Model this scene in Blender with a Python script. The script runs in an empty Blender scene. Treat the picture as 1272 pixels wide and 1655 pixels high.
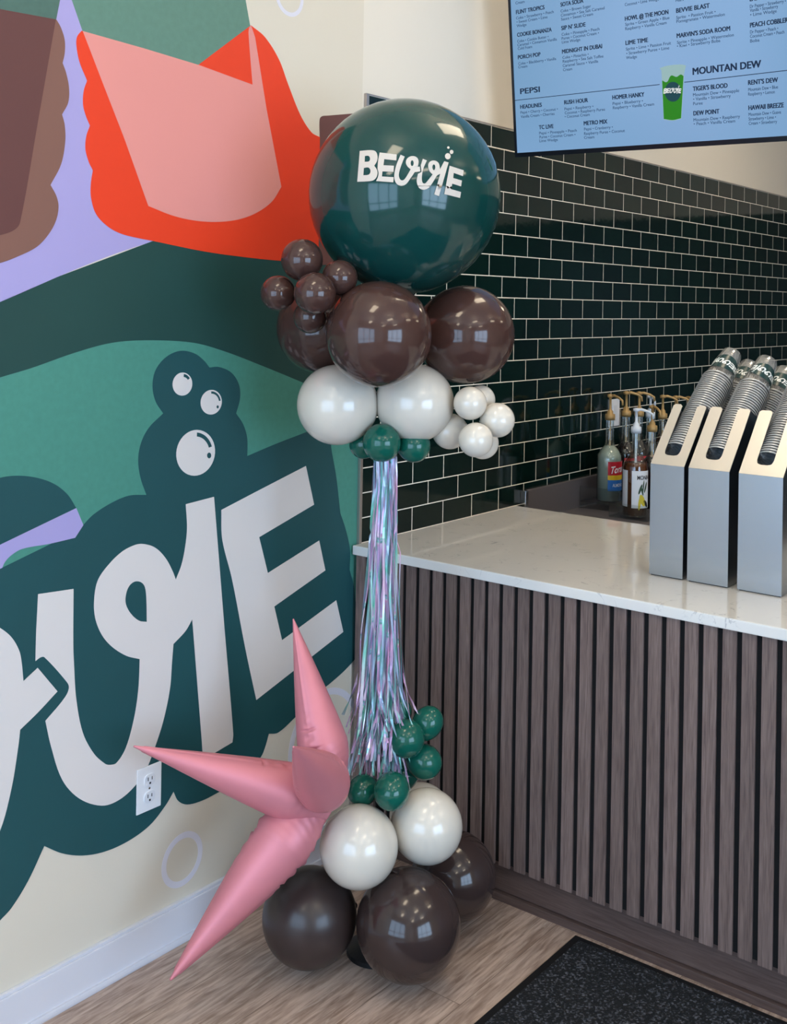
import bpy, bmesh, math, random
from mathutils import Vector, Matrix
random.seed(7)
SC = bpy.context.scene
COL = SC.collection

# ------------------------------------------------------------------ camera
CAM = Vector((-2.678, -2.245, 1.6745))
FPX, PX, PY = 1811.34, 636.0, 479.96
YAW, PIT, ROLL = .6707, .0062, .0172
_f = Vector((math.cos(YAW), math.sin(YAW), 0)); _r = Vector((math.sin(YAW), -math.cos(YAW), 0)); _u = Vector((0, 0, 1))
FW = _f*math.cos(PIT)+_u*math.sin(PIT); _u2 = -_f*math.sin(PIT)+_u*math.cos(PIT)
RT = _r*math.cos(ROLL)+_u2*math.sin(ROLL); UP = -_r*math.sin(ROLL)+_u2*math.cos(ROLL)
cd = bpy.data.cameras.new('camera'); cam = bpy.data.objects.new('camera', cd); COL.objects.link(cam)
cd.sensor_fit = 'HORIZONTAL'; cd.sensor_width = 36; cd.lens = 36*FPX/1272
cd.shift_y = -(827.5-PY)/1272
cam.matrix_world = Matrix(((RT.x, UP.x, -FW.x, CAM.x), (RT.y, UP.y, -FW.y, CAM.y), (RT.z, UP.z, -FW.z, CAM.z), (0, 0, 0, 1)))
SC.camera = cam

# ------------------------------------------------------------------ light and exposure
EXPOSURE = 0.0
SC.view_settings.view_transform = 'Standard'; SC.view_settings.look = 'None'
SC.view_settings.exposure = EXPOSURE; SC.view_settings.gamma = 1
SC.cycles.use_denoising = True
SC.cycles.max_bounces = 10; SC.cycles.transparent_max_bounces = 48; SC.cycles.sample_clamp_indirect = 6
SC.cycles.caustics_reflective = False; SC.cycles.caustics_refractive = False
W = bpy.data.worlds.new('daylight'); SC.world = W; W.use_nodes = True
wb = W.node_tree.nodes['Background']; wb.inputs[0].default_value = (.70, .85, 1, 1); wb.inputs[1].default_value = 2.2
CEIL_LAMP = 12.0          # radiance of the ceiling panels

def area(name, loc, rot, sx, sy, power, color):
    l = bpy.data.lights.new(name, 'AREA'); l.shape = 'RECTANGLE'; l.size = sx; l.size_y = sy; l.energy = power; l.color = color
    o = bpy.data.objects.new(name, l); o.location = loc; o.rotation_euler = rot; COL.objects.link(o); return o
# daylight through the two shop windows (behind and beside the photographer)
HP = math.pi/2
area('window_daylight', (-4.66, -1.525, 1.45), (0, -HP, 0), 2.3, 2.75, 72, (.38, .64, 1))
area('window_daylight_side', (-2.1, -5.66, 1.45), (HP, 0, 0), 3.0, 2.3, 145, (.46, .69, 1))

# ------------------------------------------------------------------ small helpers
def at(x, y, depth):                       # the point seen at pixel (x, y) at a distance along the view
    return CAM + (FW + RT*((x-PX)/FPX) - UP*((y-PY)/FPX))*depth
def on(x, y, axis, val):                   # the point seen at pixel (x, y) on an axis-aligned plane
    d = FW + RT*((x-PX)/FPX) - UP*((y-PY)/FPX)
    return CAM + d*((val-CAM[axis])/d[axis])
def onplane(x, y, P, n):
    d = FW + RT*((x-PX)/FPX) - UP*((y-PY)/FPX)
    return CAM + d*((P-CAM).dot(n)/d.dot(n))
def lin(h):
    c = [int(h[i:i+2], 16)/255 for i in (0, 2, 4)]
    return tuple(v/12.92 if v <= .04045 else ((v+.055)/1.055)**2.4 for v in c)+(1,)

def mat(name, col, rough=.5, metal=0, spec=.5, coat=0, trans=0, emit=None, es=0, var=0, vscale=40, bump=0, bscale=200, ior=1.45, alpha=1, stretch=None):
    m = bpy.data.materials.new(name); m.use_nodes = True
    N = m.node_tree.nodes; L = m.node_tree.links; b = N['Principled BSDF']
    c = lin(col) if isinstance(col, str) else col
    b.inputs['Base Color'].default_value = c; b.inputs['Roughness'].default_value = rough; b.inputs['Metallic'].default_value = metal
    b.inputs['Specular IOR Level'].default_value = spec; b.inputs['Coat Weight'].default_value = coat; b.inputs['Coat Roughness'].default_value = .03
    b.inputs['Transmission Weight'].default_value = trans; b.inputs['IOR'].default_value = ior; b.inputs['Alpha'].default_value = alpha
    if emit:
        b.inputs['Emission Color'].default_value = lin(emit) if isinstance(emit, str) else emit; b.inputs['Emission Strength'].default_value = es
    tc = N.new('ShaderNodeTexCoord'); mp = N.new('ShaderNodeMapping'); L.new(tc.outputs['Object'], mp.inputs[0])
    if stretch: mp.inputs['Scale'].default_value = stretch
    if var:
        n = N.new('ShaderNodeTexNoise'); n.inputs['Scale'].default_value = vscale; n.inputs['Detail'].default_value = 4; L.new(mp.outputs[0], n.inputs['Vector'])
        r = N.new('ShaderNodeMapRange'); r.inputs['From Min'].default_value = .3; r.inputs['From Max'].default_value = .7; r.inputs['To Min'].default_value = 1-var; r.inputs['To Max'].default_value = 1+var
        L.new(n.outputs['Fac'], r.inputs['Value'])
        x = N.new('ShaderNodeMix'); x.data_type = 'RGBA'; x.blend_type = 'MULTIPLY'; x.inputs[0].default_value = 1
        x.inputs[6].default_value = c; L.new(r.outputs[0], x.inputs[7]); L.new(x.outputs[2], b.inputs['Base Color'])
    if bump:
        n2 = N.new('ShaderNodeTexNoise'); n2.inputs['Scale'].default_value = bscale; n2.inputs['Detail'].default_value = 3; L.new(mp.outputs[0], n2.inputs['Vector'])
        bu = N.new('ShaderNodeBump'); bu.inputs['Strength'].default_value = bump; bu.inputs['Distance'].default_value = .002; L.new(n2.outputs['Fac'], bu.inputs['Height']); L.new(bu.outputs[0], b.inputs['Normal'])
    return m

def wood(name, dark, light, axis, scale, rough=.5, planks=None, streak=None):
    """grain stretched along one axis; optional plank joints along x"""
    m = bpy.data.materials.new(name); m.use_nodes = True
    N = m.node_tree.nodes; L = m.node_tree.links; b = N['Principled BSDF']; b.inputs['Roughness'].default_value = rough
    geo = N.new('ShaderNodeNewGeometry'); oi = N.new('ShaderNodeObjectInfo')
    mp = N.new('ShaderNodeMapping'); L.new(geo.outputs['Position'], mp.inputs[0])
    s = [scale, scale, scale]; s[axis] = scale*(.1 if planks else .05); mp.inputs['Scale'].default_value = s
    ad = N.new('ShaderNodeVectorMath'); ad.operation = 'ADD'; L.new(mp.outputs[0], ad.inputs[0])
    mu = N.new('ShaderNodeMath'); mu.operation = 'MULTIPLY'; mu.inputs[1].default_value = 37
    L.new(oi.outputs['Random'], mu.inputs[0])
    vec = ad.outputs[0]
    if planks:
        sx = N.new('ShaderNodeSeparateXYZ'); L.new(geo.outputs['Position'], sx.inputs[0])
        br = N.new('ShaderNodeTexBrick'); br.offset = .37; br.inputs['Color1'].default_value = (0, 0, 0, 1); br.inputs['Color2'].default_value = (1, 1, 1, 1); br.inputs['Mortar'].default_value = (.5, .5, .5, 1)
        br.inputs['Scale'].default_value = 1; br.inputs['Brick Width'].default_value = planks[0]; br.inputs['Row Height'].default_value = planks[1]; br.inputs['Mortar Size'].default_value = .0008; br.inputs['Mortar Smooth'].default_value = 0
        L.new(geo.outputs['Position'], br.inputs['Vector'])
        sc = N.new('ShaderNodeVectorMath'); sc.operation = 'SCALE'; sc.inputs[3].default_value = 13; L.new(br.outputs['Color'], sc.inputs[0]); L.new(sc.outputs[0], ad.inputs[1])
    else:
        cb = N.new('ShaderNodeCombineXYZ'); L.new(mu.outputs[0], cb.inputs[0]); L.new(mu.outputs[0], cb.inputs[1]); L.new(cb.outputs[0], ad.inputs[1])
    n = N.new('ShaderNodeTexNoise'); n.inputs['Scale'].default_value = 1; n.inputs['Detail'].default_value = 8; n.inputs['Roughness'].default_value = .62; n.inputs['Distortion'].default_value = 1.2 if planks else 1.1
    L.new(vec, n.inputs['Vector'])
    w = N.new('ShaderNodeTexNoise'); w.inputs['Scale'].default_value = 4.2; w.inputs['Detail'].default_value = 5; w.inputs['Distortion'].default_value = .4; L.new(vec, w.inputs['Vector'])
    mx = N.new('ShaderNodeMix'); mx.inputs[0].default_value = .45; L.new(n.outputs['Fac'], mx.inputs[2]); L.new(w.outputs['Fac'], mx.inputs[3])
    rp = N.new('ShaderNodeValToRGB'); e = rp.color_ramp.elements; e[0].position = .40 if planks else .34; e[0].color = lin(dark); e[1].position = .60 if planks else .66; e[1].color = lin(light)
    L.new(mx.outputs[0], rp.inputs[0]); out = rp.outputs[0]
    if streak:
        n3 = N.new('ShaderNodeTexNoise'); n3.inputs['Scale'].default_value = 1.5; n3.inputs['Detail'].default_value = 8; n3.inputs['Roughness'].default_value = .7; n3.inputs['Distortion'].default_value = 2.2; L.new(vec, n3.inputs['Vector'])
        r3 = N.new('ShaderNodeValToRGB'); r3.color_ramp.elements[0].position = .56; r3.color_ramp.elements[1].position = .70; L.new(n3.outputs['Fac'], r3.inputs[0])
        x3 = N.new('ShaderNodeMix'); x3.data_type = 'RGBA'; x3.inputs[7].default_value = lin(streak); L.new(r3.outputs[0], x3.inputs[0]); L.new(out, x3.inputs[6]); out = x3.outputs[2]
    if planks:
        v = N.new('ShaderNodeMix'); v.data_type = 'RGBA'; v.blend_type = 'MULTIPLY'; v.inputs[0].default_value = 1
        mr = N.new('ShaderNodeMapRange'); mr.inputs['To Min'].default_value = .88; mr.inputs['To Max'].default_value = 1.06; L.new(br.outputs['Color'], mr.inputs['Value'])
        L.new(out, v.inputs[6]); L.new(mr.outputs[0], v.inputs[7])
        j = N.new('ShaderNodeMix'); j.data_type = 'RGBA'; j.inputs[7].default_value = lin('6a594d'); L.new(br.outputs['Fac'], j.inputs[0]); L.new(v.outputs[2], j.inputs[6]); out = j.outputs[2]
    else:
        mr = N.new('ShaderNodeMapRange'); mr.inputs['To Min'].default_value = .85; mr.inputs['To Max'].default_value = 1.15; L.new(oi.outputs['Random'], mr.inputs['Value'])
        v = N.new('ShaderNodeMix'); v.data_type = 'RGBA'; v.blend_type = 'MULTIPLY'; v.inputs[0].default_value = 1; L.new(out, v.inputs[6]); L.new(mr.outputs[0], v.inputs[7]); out = v.outputs[2]
    L.new(out, b.inputs['Base Color'])
    bu = N.new('ShaderNodeBump'); bu.inputs['Strength'].default_value = .25; bu.inputs['Distance'].default_value = .001; L.new(mx.outputs[0], bu.inputs['Height']); L.new(bu.outputs[0], b.inputs['Normal'])
    return m

def clear(name, tint, fres=.12, rough=.04, edge=.55, body=0.0):
    """thin clear plastic or glass: see-through with a glossy coat stronger towards grazing"""
    m = bpy.data.materials.new(name); m.use_nodes = True; N = m.node_tree.nodes; L = m.node_tree.links; N.clear()
    o = N.new('ShaderNodeOutputMaterial'); t = N.new('ShaderNodeBsdfTransparent'); t.inputs[0].default_value = tint
    g = N.new('ShaderNodeBsdfGlossy'); g.inputs['Roughness'].default_value = rough; g.inputs[0].default_value = (.95, .97, 1, 1)
    fr = N.new('ShaderNodeFresnel'); fr.inputs[0].default_value = 1.5
    r = N.new('ShaderNodeMapRange'); r.inputs['From Min'].default_value = .03; r.inputs['From Max'].default_value = .8; r.inputs['To Min'].default_value = fres; r.inputs['To Max'].default_value = edge
    L.new(fr.outputs[0], r.inputs['Value'])
    x = N.new('ShaderNodeMixShader'); L.new(r.outputs[0], x.inputs[0]); L.new(t.outputs[0], x.inputs[1]); L.new(g.outputs[0], x.inputs[2])
    out = x.outputs[0]
    if body:
        d = N.new('ShaderNodeBsdfDiffuse'); d.inputs[0].default_value = (.85, .88, .9, 1)
        y = N.new('ShaderNodeMixShader'); y.inputs[0].default_value = body; L.new(out, y.inputs[1]); L.new(d.outputs[0], y.inputs[2]); out = y.outputs[0]
    L.new(out, o.inputs[0]); return m

def link(name, me, m, parent=None, smooth=False):
    o = bpy.data.objects.new(name, me); COL.objects.link(o)
    if m: me.materials.append(m)
    if smooth:
        for p in me.polygons: p.use_smooth = True
    if parent: o.parent = parent
    return o
def obj(name, bm, m, parent=None, smooth=False):
    me = bpy.data.meshes.new(name); bm.normal_update(); bm.to_mesh(me); bm.free(); return link(name, me, m, parent, smooth)
def tag(o, label, cat, group=None, kind=None):
    o['label'] = label; o['category'] = cat
    if group: o['group'] = group
    if kind: o['kind'] = kind
    return o
def thing(name, label, cat, loc=(0, 0, 0), group=None):
    o = bpy.data.objects.new(name, None); COL.objects.link(o); o.location = loc; o.empty_display_size = .05
    return tag(o, label, cat, group)
def struct(o): o['kind'] = 'structure'; return o
def relparent(ch, root):                    # geometry written in world space, parented to an Empty standing elsewhere
    ch.parent = root; ch.matrix_parent_inverse = Matrix.Translation(-Vector(root.location))
    return ch
def bx(bm, x0, x1, y0, y1, z0, z1, bev=0, M=None):
    r = bmesh.ops.create_cube(bm, size=1)['verts']
    for v in r:
        v.co = Vector(((x0+x1)/2+v.co.x*(x1-x0), (y0+y1)/2+v.co.y*(y1-y0), (z0+z1)/2+v.co.z*(z1-z0)))
    if bev:
        es = list({e for v in r for e in v.link_edges})
        rr = bmesh.ops.bevel(bm, geom=es, offset=bev, segments=2, profile=.7, affect='EDGES'); r = list({v for f in rr['faces'] for v in f.verts} | {v for v in r if v.is_valid})
    if M is not None:
        bmesh.ops.transform(bm, matrix=M, verts=[v for v in r if v.is_valid])
    return bm
def box(*a, **k): return bx(bmesh.new(), *a, **k)
def lathe(prof, seg=32, bm=None, M=None):
    bm = bm or bmesh.new(); rings = []; new = []
    for r, z in prof:
        if r < 1e-6: ring = [bm.verts.new((0, 0, z))]
        else: ring = [bm.verts.new((r*math.cos(2*math.pi*i/seg), r*math.sin(2*math.pi*i/seg), z)) for i in range(seg)]
        rings.append(ring); new += ring
    for a, b in zip(rings, rings[1:]):
        for i in range(seg):
            j = (i+1) % seg
            q = [a[i % len(a)], a[j % len(a)], b[j % len(b)], b[i % len(b)]]
            u = []
            for v in q:
                if v not in u: u.append(v)
            if len(u) > 2: bm.faces.new(u)
    if M is not None: bmesh.ops.transform(bm, matrix=M, verts=new)
    return bm
def frame(p, d):                            # matrix at p whose z axis points along d
    return Matrix.Translation(p) @ Vector(d).to_track_quat('Z', 'Y').to_matrix().to_4x4()
def tube(bm, pts, rad, seg=10):
    pts = [Vector(p) for p in pts]; rings = []
    for i, p in enumerate(pts):
        d = (pts[min(i+1, len(pts)-1)]-pts[max(i-1, 0)]).normalized(); q = d.to_track_quat('Z', 'Y')
        rr = rad[i] if isinstance(rad, (list, tuple)) else rad
        rings.append([bm.verts.new(p+q @ Vector((rr*math.cos(2*math.pi*k/seg), rr*math.sin(2*math.pi*k/seg), 0))) for k in range(seg)])
    for a, b in zip(rings, rings[1:]):
        for k in range(seg): bm.faces.new((a[k], a[(k+1) % seg], b[(k+1) % seg], b[k]))
    bm.faces.new(rings[0][::-1]); bm.faces.new(rings[-1]); return bm

# ---- outlines: 'x,y' is a smooth point, 'x,y!' a corner
def outline(s, n=6):
    P = []
    for t in s.split():
        c = t.endswith('!'); a, b = t.rstrip('!').split(','); P.append((Vector((float(a), float(b))), c))
    out = []; k = len(P)
    for i in range(k):
        p1, c1 = P[i]; p2, c2 = P[(i+1) % k]
        out.append(p1.copy())
        if c1 and c2: continue
        p0 = p1*2-p2 if c1 else P[i-1][0]
        p3 = p2*2-p1 if c2 else P[(i+2) % k][0]
        L = (p2-p1).length
        t1 = (p2-p0); t1 = t1.normalized()*L if t1.length > 1e-6 else (p2-p1)
        t2 = (p3-p1); t2 = t2.normalized()*L if t2.length > 1e-6 else (p2-p1)
        for j in range(1, n):
            t = j/n; h1 = 2*t**3-3*t**2+1; h2 = t**3-2*t**2+t; h3 = -2*t**3+3*t**2; h4 = t**3-t**2
            out.append(p1*h1+t1*h2+p2*h3+t2*h4)
    return out
def ellipse(cx, cy, rx, ry, n=32, rot=0):
    return [Vector((cx+rx*math.cos(a)*math.cos(rot)-ry*math.sin(a)*math.sin(rot), cy+rx*math.cos(a)*math.sin(rot)+ry*math.sin(a)*math.cos(rot))) for a in [2*math.pi*i/n for i in range(n)]]
def flat(loops, thick=0):
    """filled 2D shape (even-odd) in the xy plane, optionally extruded"""
    cu = bpy.data.curves.new('outline', 'CURVE'); cu.dimensions = '2D'; cu.fill_mode = 'BOTH' if thick else 'FRONT'; cu.extrude = thick/2
    for lp in loops:
        sp = cu.splines.new('POLY'); sp.points.add(len(lp)-1); sp.use_cyclic_u = True
        for q, p in zip(sp.points, lp): q.co = (p[0], p[1], 0, 1)
    o = bpy.data.objects.new('outline', cu); me = bpy.data.meshes.new_from_object(o)
    bpy.data.objects.remove(o); bpy.data.curves.remove(cu); return me
def text_mesh(s, bold=0.0, shear=0):
    cu = bpy.data.curves.new('text', 'FONT'); cu.body = s; cu.fill_mode = 'FRONT'; cu.offset = bold; cu.shear = shear; cu.resolution_u = 3
    o = bpy.data.objects.new('text', cu); me = bpy.data.meshes.new_from_object(o)
    bpy.data.objects.remove(o); bpy.data.curves.remove(cu); return me
def merge(bm, me, fn):
    """add a mesh to bm with its vertices sent through fn"""
    n0 = len(bm.verts); bm.from_mesh(me); bm.verts.ensure_lookup_table()
    for v in list(bm.verts)[n0:]: v.co = fn(v.co)
    bpy.data.meshes.remove(me)
def fine(me, size):
    bm = bmesh.new(); bm.from_mesh(me); bmesh.ops.triangulate(bm, faces=bm.faces[:])
    for _ in range(6):
        es = [e for e in bm.edges if e.calc_length() > size]
        if not es: break
        bmesh.ops.subdivide_edges(bm, edges=es, cuts=1); bmesh.ops.triangulate(bm, faces=bm.faces[:])
    bm.to_mesh(me); bm.free(); return me

# ---- the shop's lettering, drawn once (units: 1 = word height about 440)
LOGO = [
 [outline('130,145! 240,137 285,150 303,190 300,240 272,290! 298,330 303,370 285,415 245,438 105,447!'), outline('180,195! 215,193 230,215 222,245 178,252!'), outline('170,312! 215,308 235,340 220,375 165,383!')],
 [outline('325,160! 492,180! 488,238! 370,225! 362,285! 465,290! 460,350! 352,345! 347,395! 462,402! 458,452! 290,440! 308,400 314,360 304,320! 310,240')],
 [outline('530,182! 495,265 472,350 470,420 495,470 540,487 585,468 625,415 668,352! 722,345! 718,298! 698,300! 706,250 693,213 660,196 622,200 590,225 582,265 600,300 628,325! 600,375 565,425 540,433 520,415 513,370 535,290 570,200!'), ellipse(643, 265, 15, 28)],
 [outline('748,222! 727,285! 735,350! 700,370! 688,440 710,505 755,525 805,505 850,445 885,388 918,368! 860,570! 905,588! 1000,258! 957,245! 916,325! 905,270 880,245 840,240 808,260 800,300 815,345 843,375! 800,430 768,463 745,455 738,400 752,320 787,238!'), ellipse(855, 305, 14, 28)],
 [outline('1010,290! 1148,335! 1140,392! 1050,360! 1045,410! 1130,435! 1122,492! 1035,465! 1028,520! 1122,547! 1112,605! 958,567!')],
 [ellipse(992, 197, 28, 30)], [ellipse(1029, 155, 18, 20)], [ellipse(997, 112, 12, 12)]]

# ------------------------------------------------------------------ materials
M = {}
M['wall'] = mat('white_wall_paint', 'e2dbce', .75, bump=.08, bscale=300)
M['cream'] = mat('cream_paint', 'd9d1c1', .7, bump=.08, bscale=300)
M['letter'] = mat('letter_paint', 'dcd6d3', .7)
M['ceiling'] = mat('ceiling_paint', 'f0ece4', .85)
M['dkgreen'] = mat('dark_green_paint', '18423e', .6, var=.04, vscale=6)
M['logogreen'] = mat('deep_green_paint', '174b50', .6, var=.04, vscale=6)
M['teal'] = mat('teal_paint', '46897a', .65, var=.05, vscale=60)
M['sage'] = mat('sage_paint', '5e8576', .65, var=.05, vscale=60)
M['dksage'] = mat('dark_sage_paint', '4a6a60', .65, var=.05, vscale=60)
M['lavender'] = mat('lavender_paint', 'a69dd0', .65)
M['brownpaint'] = mat('brown_paint', '80594d', .65)
M['maroon'] = mat('maroon_paint', '623b38', .65)
M['orange'] = mat('orange_paint', 'e63c16', .6)
M['pinkpaint'] = mat('pink_paint', 'e0918a', .65)
M['cocoa'] = mat('cocoa_paint', '6a4440', .65)
M['faint'] = mat('pale_lilac_paint', 'dcdae4', .6)
M['baseboard'] = mat('baseboard_paint', 'd6d6de', .45)
M['floor'] = wood('oak_vinyl_plank', '8a7365', 'c2ab9c', 0, 30, .42, planks=(1.22, .18), streak='c4b2a4')
M['slat'] = wood('walnut_slat', '52423e', '83706a', 2, 75, .5)
M['toe'] = wood('walnut_board', '4b3a35', '6a5751', 1, 60, .5)
M['felt'] = mat('black_felt', '0c0d10', .95)
M['steel'] = mat('brushed_steel', 'a8b0ba', .26, 1, bump=.03, bscale=60, stretch=(1, 1, 30))
M['steel_lit'] = mat('satin_steel_lit', 'dcd8d0', .45, 1, bump=.03, bscale=60, stretch=(1, 30, 1))  # paler copy of the steel: warm ceiling glow painted into the sloped faces
M['steeldark'] = mat('dark_steel', '6e696c', .42, .35)
M['chrome'] = mat('chrome', 'd8dade', .15, 1)
M['trim'] = mat('aluminium_trim', 'b4aaa4', .35, .8)
M['black'] = mat('black_plastic', '0d0f12', .4)
M['rubber'] = mat('black_rubber', '0b0c0f', .55)
M['white'] = mat('white_plastic', 'e8eaee', .3)
M['offwhite'] = mat('receptacle_plastic', 'dfe2e8', .3)
M['gold'] = mat('gold_plastic', 'b4925e', .4, .2)
M['pale'] = mat('white_pump_plastic', 'dde4ec', .3)
M['lampglow'] = mat('lamp_diffuser', 'ffffff', .5, emit=(1, .83, .60, 1), es=CEIL_LAMP)
M['alu'] = mat('window_frame_metal', '30343a', .4, .6)
M['pave'] = mat('pavement', '8a8a88', .9)

def quartz():
    m = mat('white_quartz', 'e2dcd2', .1, coat=.3); N = m.node_tree.nodes; L = m.node_tree.links; b = N['Principled BSDF']
    g = N.new('ShaderNodeNewGeometry'); n = N.new('ShaderNodeTexNoise'); n.inputs['Scale'].default_value = 9; n.inputs['Detail'].default_value = 7; n.inputs['Distortion'].default_value = 2.5
    L.new(g.outputs['Position'], n.inputs['Vector'])
    r = N.new('ShaderNodeValToRGB'); e = r.color_ramp.elements; e[0].position = .485; e[0].color = (0, 0, 0, 1); e[1].position = .5; e[1].color = (1, 1, 1, 1); x = e.new(.515); x.color = (0, 0, 0, 1)
    L.new(n.outputs['Fac'], r.inputs[0])
    n2 = N.new('ShaderNodeTexNoise'); n2.inputs['Scale'].default_value = 14; L.new(g.outputs['Position'], n2.inputs['Vector'])
    r2 = N.new('ShaderNodeMapRange'); r2.inputs['From Min'].default_value = .52; r2.inputs['From Max'].default_value = .66; r2.inputs['To Max'].default_value = .7; L.new(n2.outputs['Fac'], r2.inputs['Value'])
    mu = N.new('ShaderNodeMath'); mu.operation = 'MULTIPLY'; L.new(r.outputs[0], mu.inputs[0]); L.new(r2.outputs[0], mu.inputs[1])
    c = N.new('ShaderNodeMix'); c.data_type = 'RGBA'; c.inputs[6].default_value = lin('e4e2de'); c.inputs[7].default_value = lin('9a9aa0'); L.new(mu.outputs[0], c.inputs[0]); L.new(c.outputs[2], b.inputs['Base Color'])
    return m
M['quartz'] = quartz()
def tiles():
    m = mat('dark_green_subway_tile', '0a2624', .09, spec=.38); N = m.node_tree.nodes; L = m.node_tree.links; b = N['Principled BSDF']
    g = N.new('ShaderNodeNewGeometry'); s = N.new('ShaderNodeSeparateXYZ'); L.new(g.outputs['Position'], s.inputs[0])
    z = N.new('ShaderNodeMath'); z.operation = 'SUBTRACT'; z.inputs[1].default_value = .9293; L.new(s.outputs[2], z.inputs[0])
    c = N.new('ShaderNodeCombineXYZ'); L.new(s.outputs[0], c.inputs[0]); L.new(z.outputs[0], c.inputs[1])
    def brick(ms, sm):
        t = N.new('ShaderNodeTexBrick'); t.offset = .5; t.offset_frequency = 2; t.inputs['Scale'].default_value = 1
        t.inputs['Brick Width'].default_value = .173; t.inputs['Row Height'].default_value = .0775; t.inputs['Mortar Size'].default_value = ms; t.inputs['Mortar Smooth'].default_value = sm
        t.inputs['Color1'].default_value = lin('051715'); t.inputs['Color2'].default_value = lin('081f1c'); t.inputs['Mortar'].default_value = lin('efe6d8'); L.new(c.outputs[0], t.inputs['Vector']); return t
    t = brick(.0017, .1); L.new(t.outputs['Color'], b.inputs['Base Color'])
    r = N.new('ShaderNodeMapRange'); r.inputs['To Min'].default_value = .07; r.inputs['To Max'].default_value = .8; L.new(t.outputs['Fac'], r.inputs['Value']); L.new(r.outputs[0], b.inputs['Roughness'])
    t2 = brick(.0042, 1); n = N.new('ShaderNodeTexNoise'); n.inputs['Scale'].default_value = 22; n.inputs['Detail'].default_value = 2; L.new(g.outputs['Position'], n.inputs['Vector'])
    a = N.new('ShaderNodeMath'); a.operation = 'MULTIPLY_ADD'; a.inputs[1].default_value = .35; L.new(n.outputs['Fac'], a.inputs[0])
    iv = N.new('ShaderNodeMath'); iv.operation = 'SUBTRACT'; iv.inputs[0].default_value = 1; L.new(t2.outputs['Fac'], iv.inputs[1]); L.new(iv.outputs[0], a.inputs[2])
    bu = N.new('ShaderNodeBump'); bu.inputs['Strength'].default_value = .5; bu.inputs['Distance'].default_value = .0012; L.new(a.outputs[0], bu.inputs['Height']); L.new(bu.outputs[0], b.inputs['Normal'])
    return m
M['tile'] = tiles()
M['darkglaze'] = mat('dark_glazed_tile', '0b2624', .25)

# ------------------------------------------------------------------ the room
CT, H = .9293, 3.5
XL, XR, YF = -4.5, 4.8, -5.5
struct(obj('floor', box(XL-.2, XR+.2, YF-.2, .2, -.1, 0), M['floor']))
struct(obj('ceiling', box(XL-.2, XR+.2, YF-.2, .2, H, H+.1), M['ceiling']))
wall = struct(obj('wall_back', box(XL, XR, 0, .15, 0, H), M['wall']))
wr = struct(obj('wall_right', box(XR, XR+.15, YF, .15, 0, H), M['wall']))
o = obj('tile', box(XR-.008, XR-.0005, YF, -.012, 0, CT+18*.0775), M['darkglaze'], wr); o['kind'] = 'structure'
def holed(name, lo, hi, a0, a1, z0, z1, plane):
    bm = bmesh.new()
    for (p, q, r, s) in ((lo, a0, 0, H), (a1, hi, 0, H), (a0, a1, 0, z0), (a0, a1, z1, H)):
        if plane == 'x': bx(bm, XL-.15, XL, p, q, r, s)
        else: bx(bm, p, q, YF-.15, YF, r, s)
    return struct(obj(name, bm, M['wall']))
holed('wall_left', YF, .15, -2.9, -.15, .3, 2.6, 'x')
holed('wall_front', XL, XR, -3.6, -.6, .3, 2.6, 'y')
for name, plane, a0, a1, n in (('window_1', 'x', -2.9, -.15, 3), ('window_2', 'y', -3.6, -.6, 3)):
    bm = bmesh.new()
    for k in range(n+1):
        a = a0+(a1-a0)*k/n
        bx(bm, XL-.1, XL-.05, a-.03, a+.03, .3, 2.6) if plane == 'x' else bx(bm, a-.03, a+.03, YF-.1, YF-.05, .3, 2.6)
    for z in (.33, .95, 2.57):
        bx(bm, XL-.1, XL-.05, a0, a1, z-.03, z+.03) if plane == 'x' else bx(bm, a0, a1, YF-.1, YF-.05, z-.03, z+.03)
    struct(obj(name, bm, M['alu']))
tile = obj('tile', box(0, XR, -.008, .001, .60, CT+18*.0775), M['tile'], wall); tile['kind'] = 'structure'
struct(obj('trim_1', box(-.013, 0, -.011, 0, .60, CT+18*.0775+.004, .0015), M['trim']))
struct(obj('trim_2', box(0, XR, -.010, 0, CT+18*.0775, CT+18*.0775+.004), M['trim']))
bm = bmesh.new()
for y0, z0, z1 in ((-.014, 0, .100), (-.010, .100, .108)): bx(bm, XL, -.033, y0, 0, z0, z1, .002)
bx(bm, XL, -.033, -.020, -.013, 0, .018, .006)
struct(obj('baseboard_back', bm, M['baseboard']))

# ------------------------------------------------------------------ the mural
mural = thing('wall_mural', 'large painted wall mural with cream lettering, orange and brown scalloped shapes and bubbles', 'mural', (-1.1, 0, .11))
def wall_pts(loop): return [((lambda q: (q.x, q.z))(on(p.x, p.y, 1, 0))) for p in loop]
def paint(name, m, layer, *loops, world=False):
    L = [lp if world else wall_pts(lp) for lp in loops]
    t = .0004*layer
    me = flat(L, t)
    for v in me.vertices: v.co = Vector((v.co.x, -(v.co.z+t/2), v.co.y))
    return relparent(link(name, me, M[m]), mural)
paint('cream_field', 'cream', 1, [(XL, .108), (-.0335, .108), (-.0335, .91), (-.045, .91), (-.045, .94), (-.0215, .94), (-.0215, H), (XL, H)], world=True)
paint('dark_green_field', 'dkgreen', 2, outline('-90,520! 0,488! 94,447! 248,389! 382,414! 453,421! 545,424! 588,424! 585,700! 300,700! -90,700!'))
paint('teal_field', 'teal', 3, outline('-90,640! 0,610 50,595 121,570 181,554 241,550 312,554 362,567.7 427.6,593 488,618 540,641 583.5,665! 579.5,860! 577,1000! 300,1100! -90,1100!'))
paint('sage_liquid', 'sage', 3, outline('84,-90! 380,-90! 396.5,0! 403.6,40! 407.5,137! 350,160! 150,100! 133,50.3! 115.7,0!'))
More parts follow.
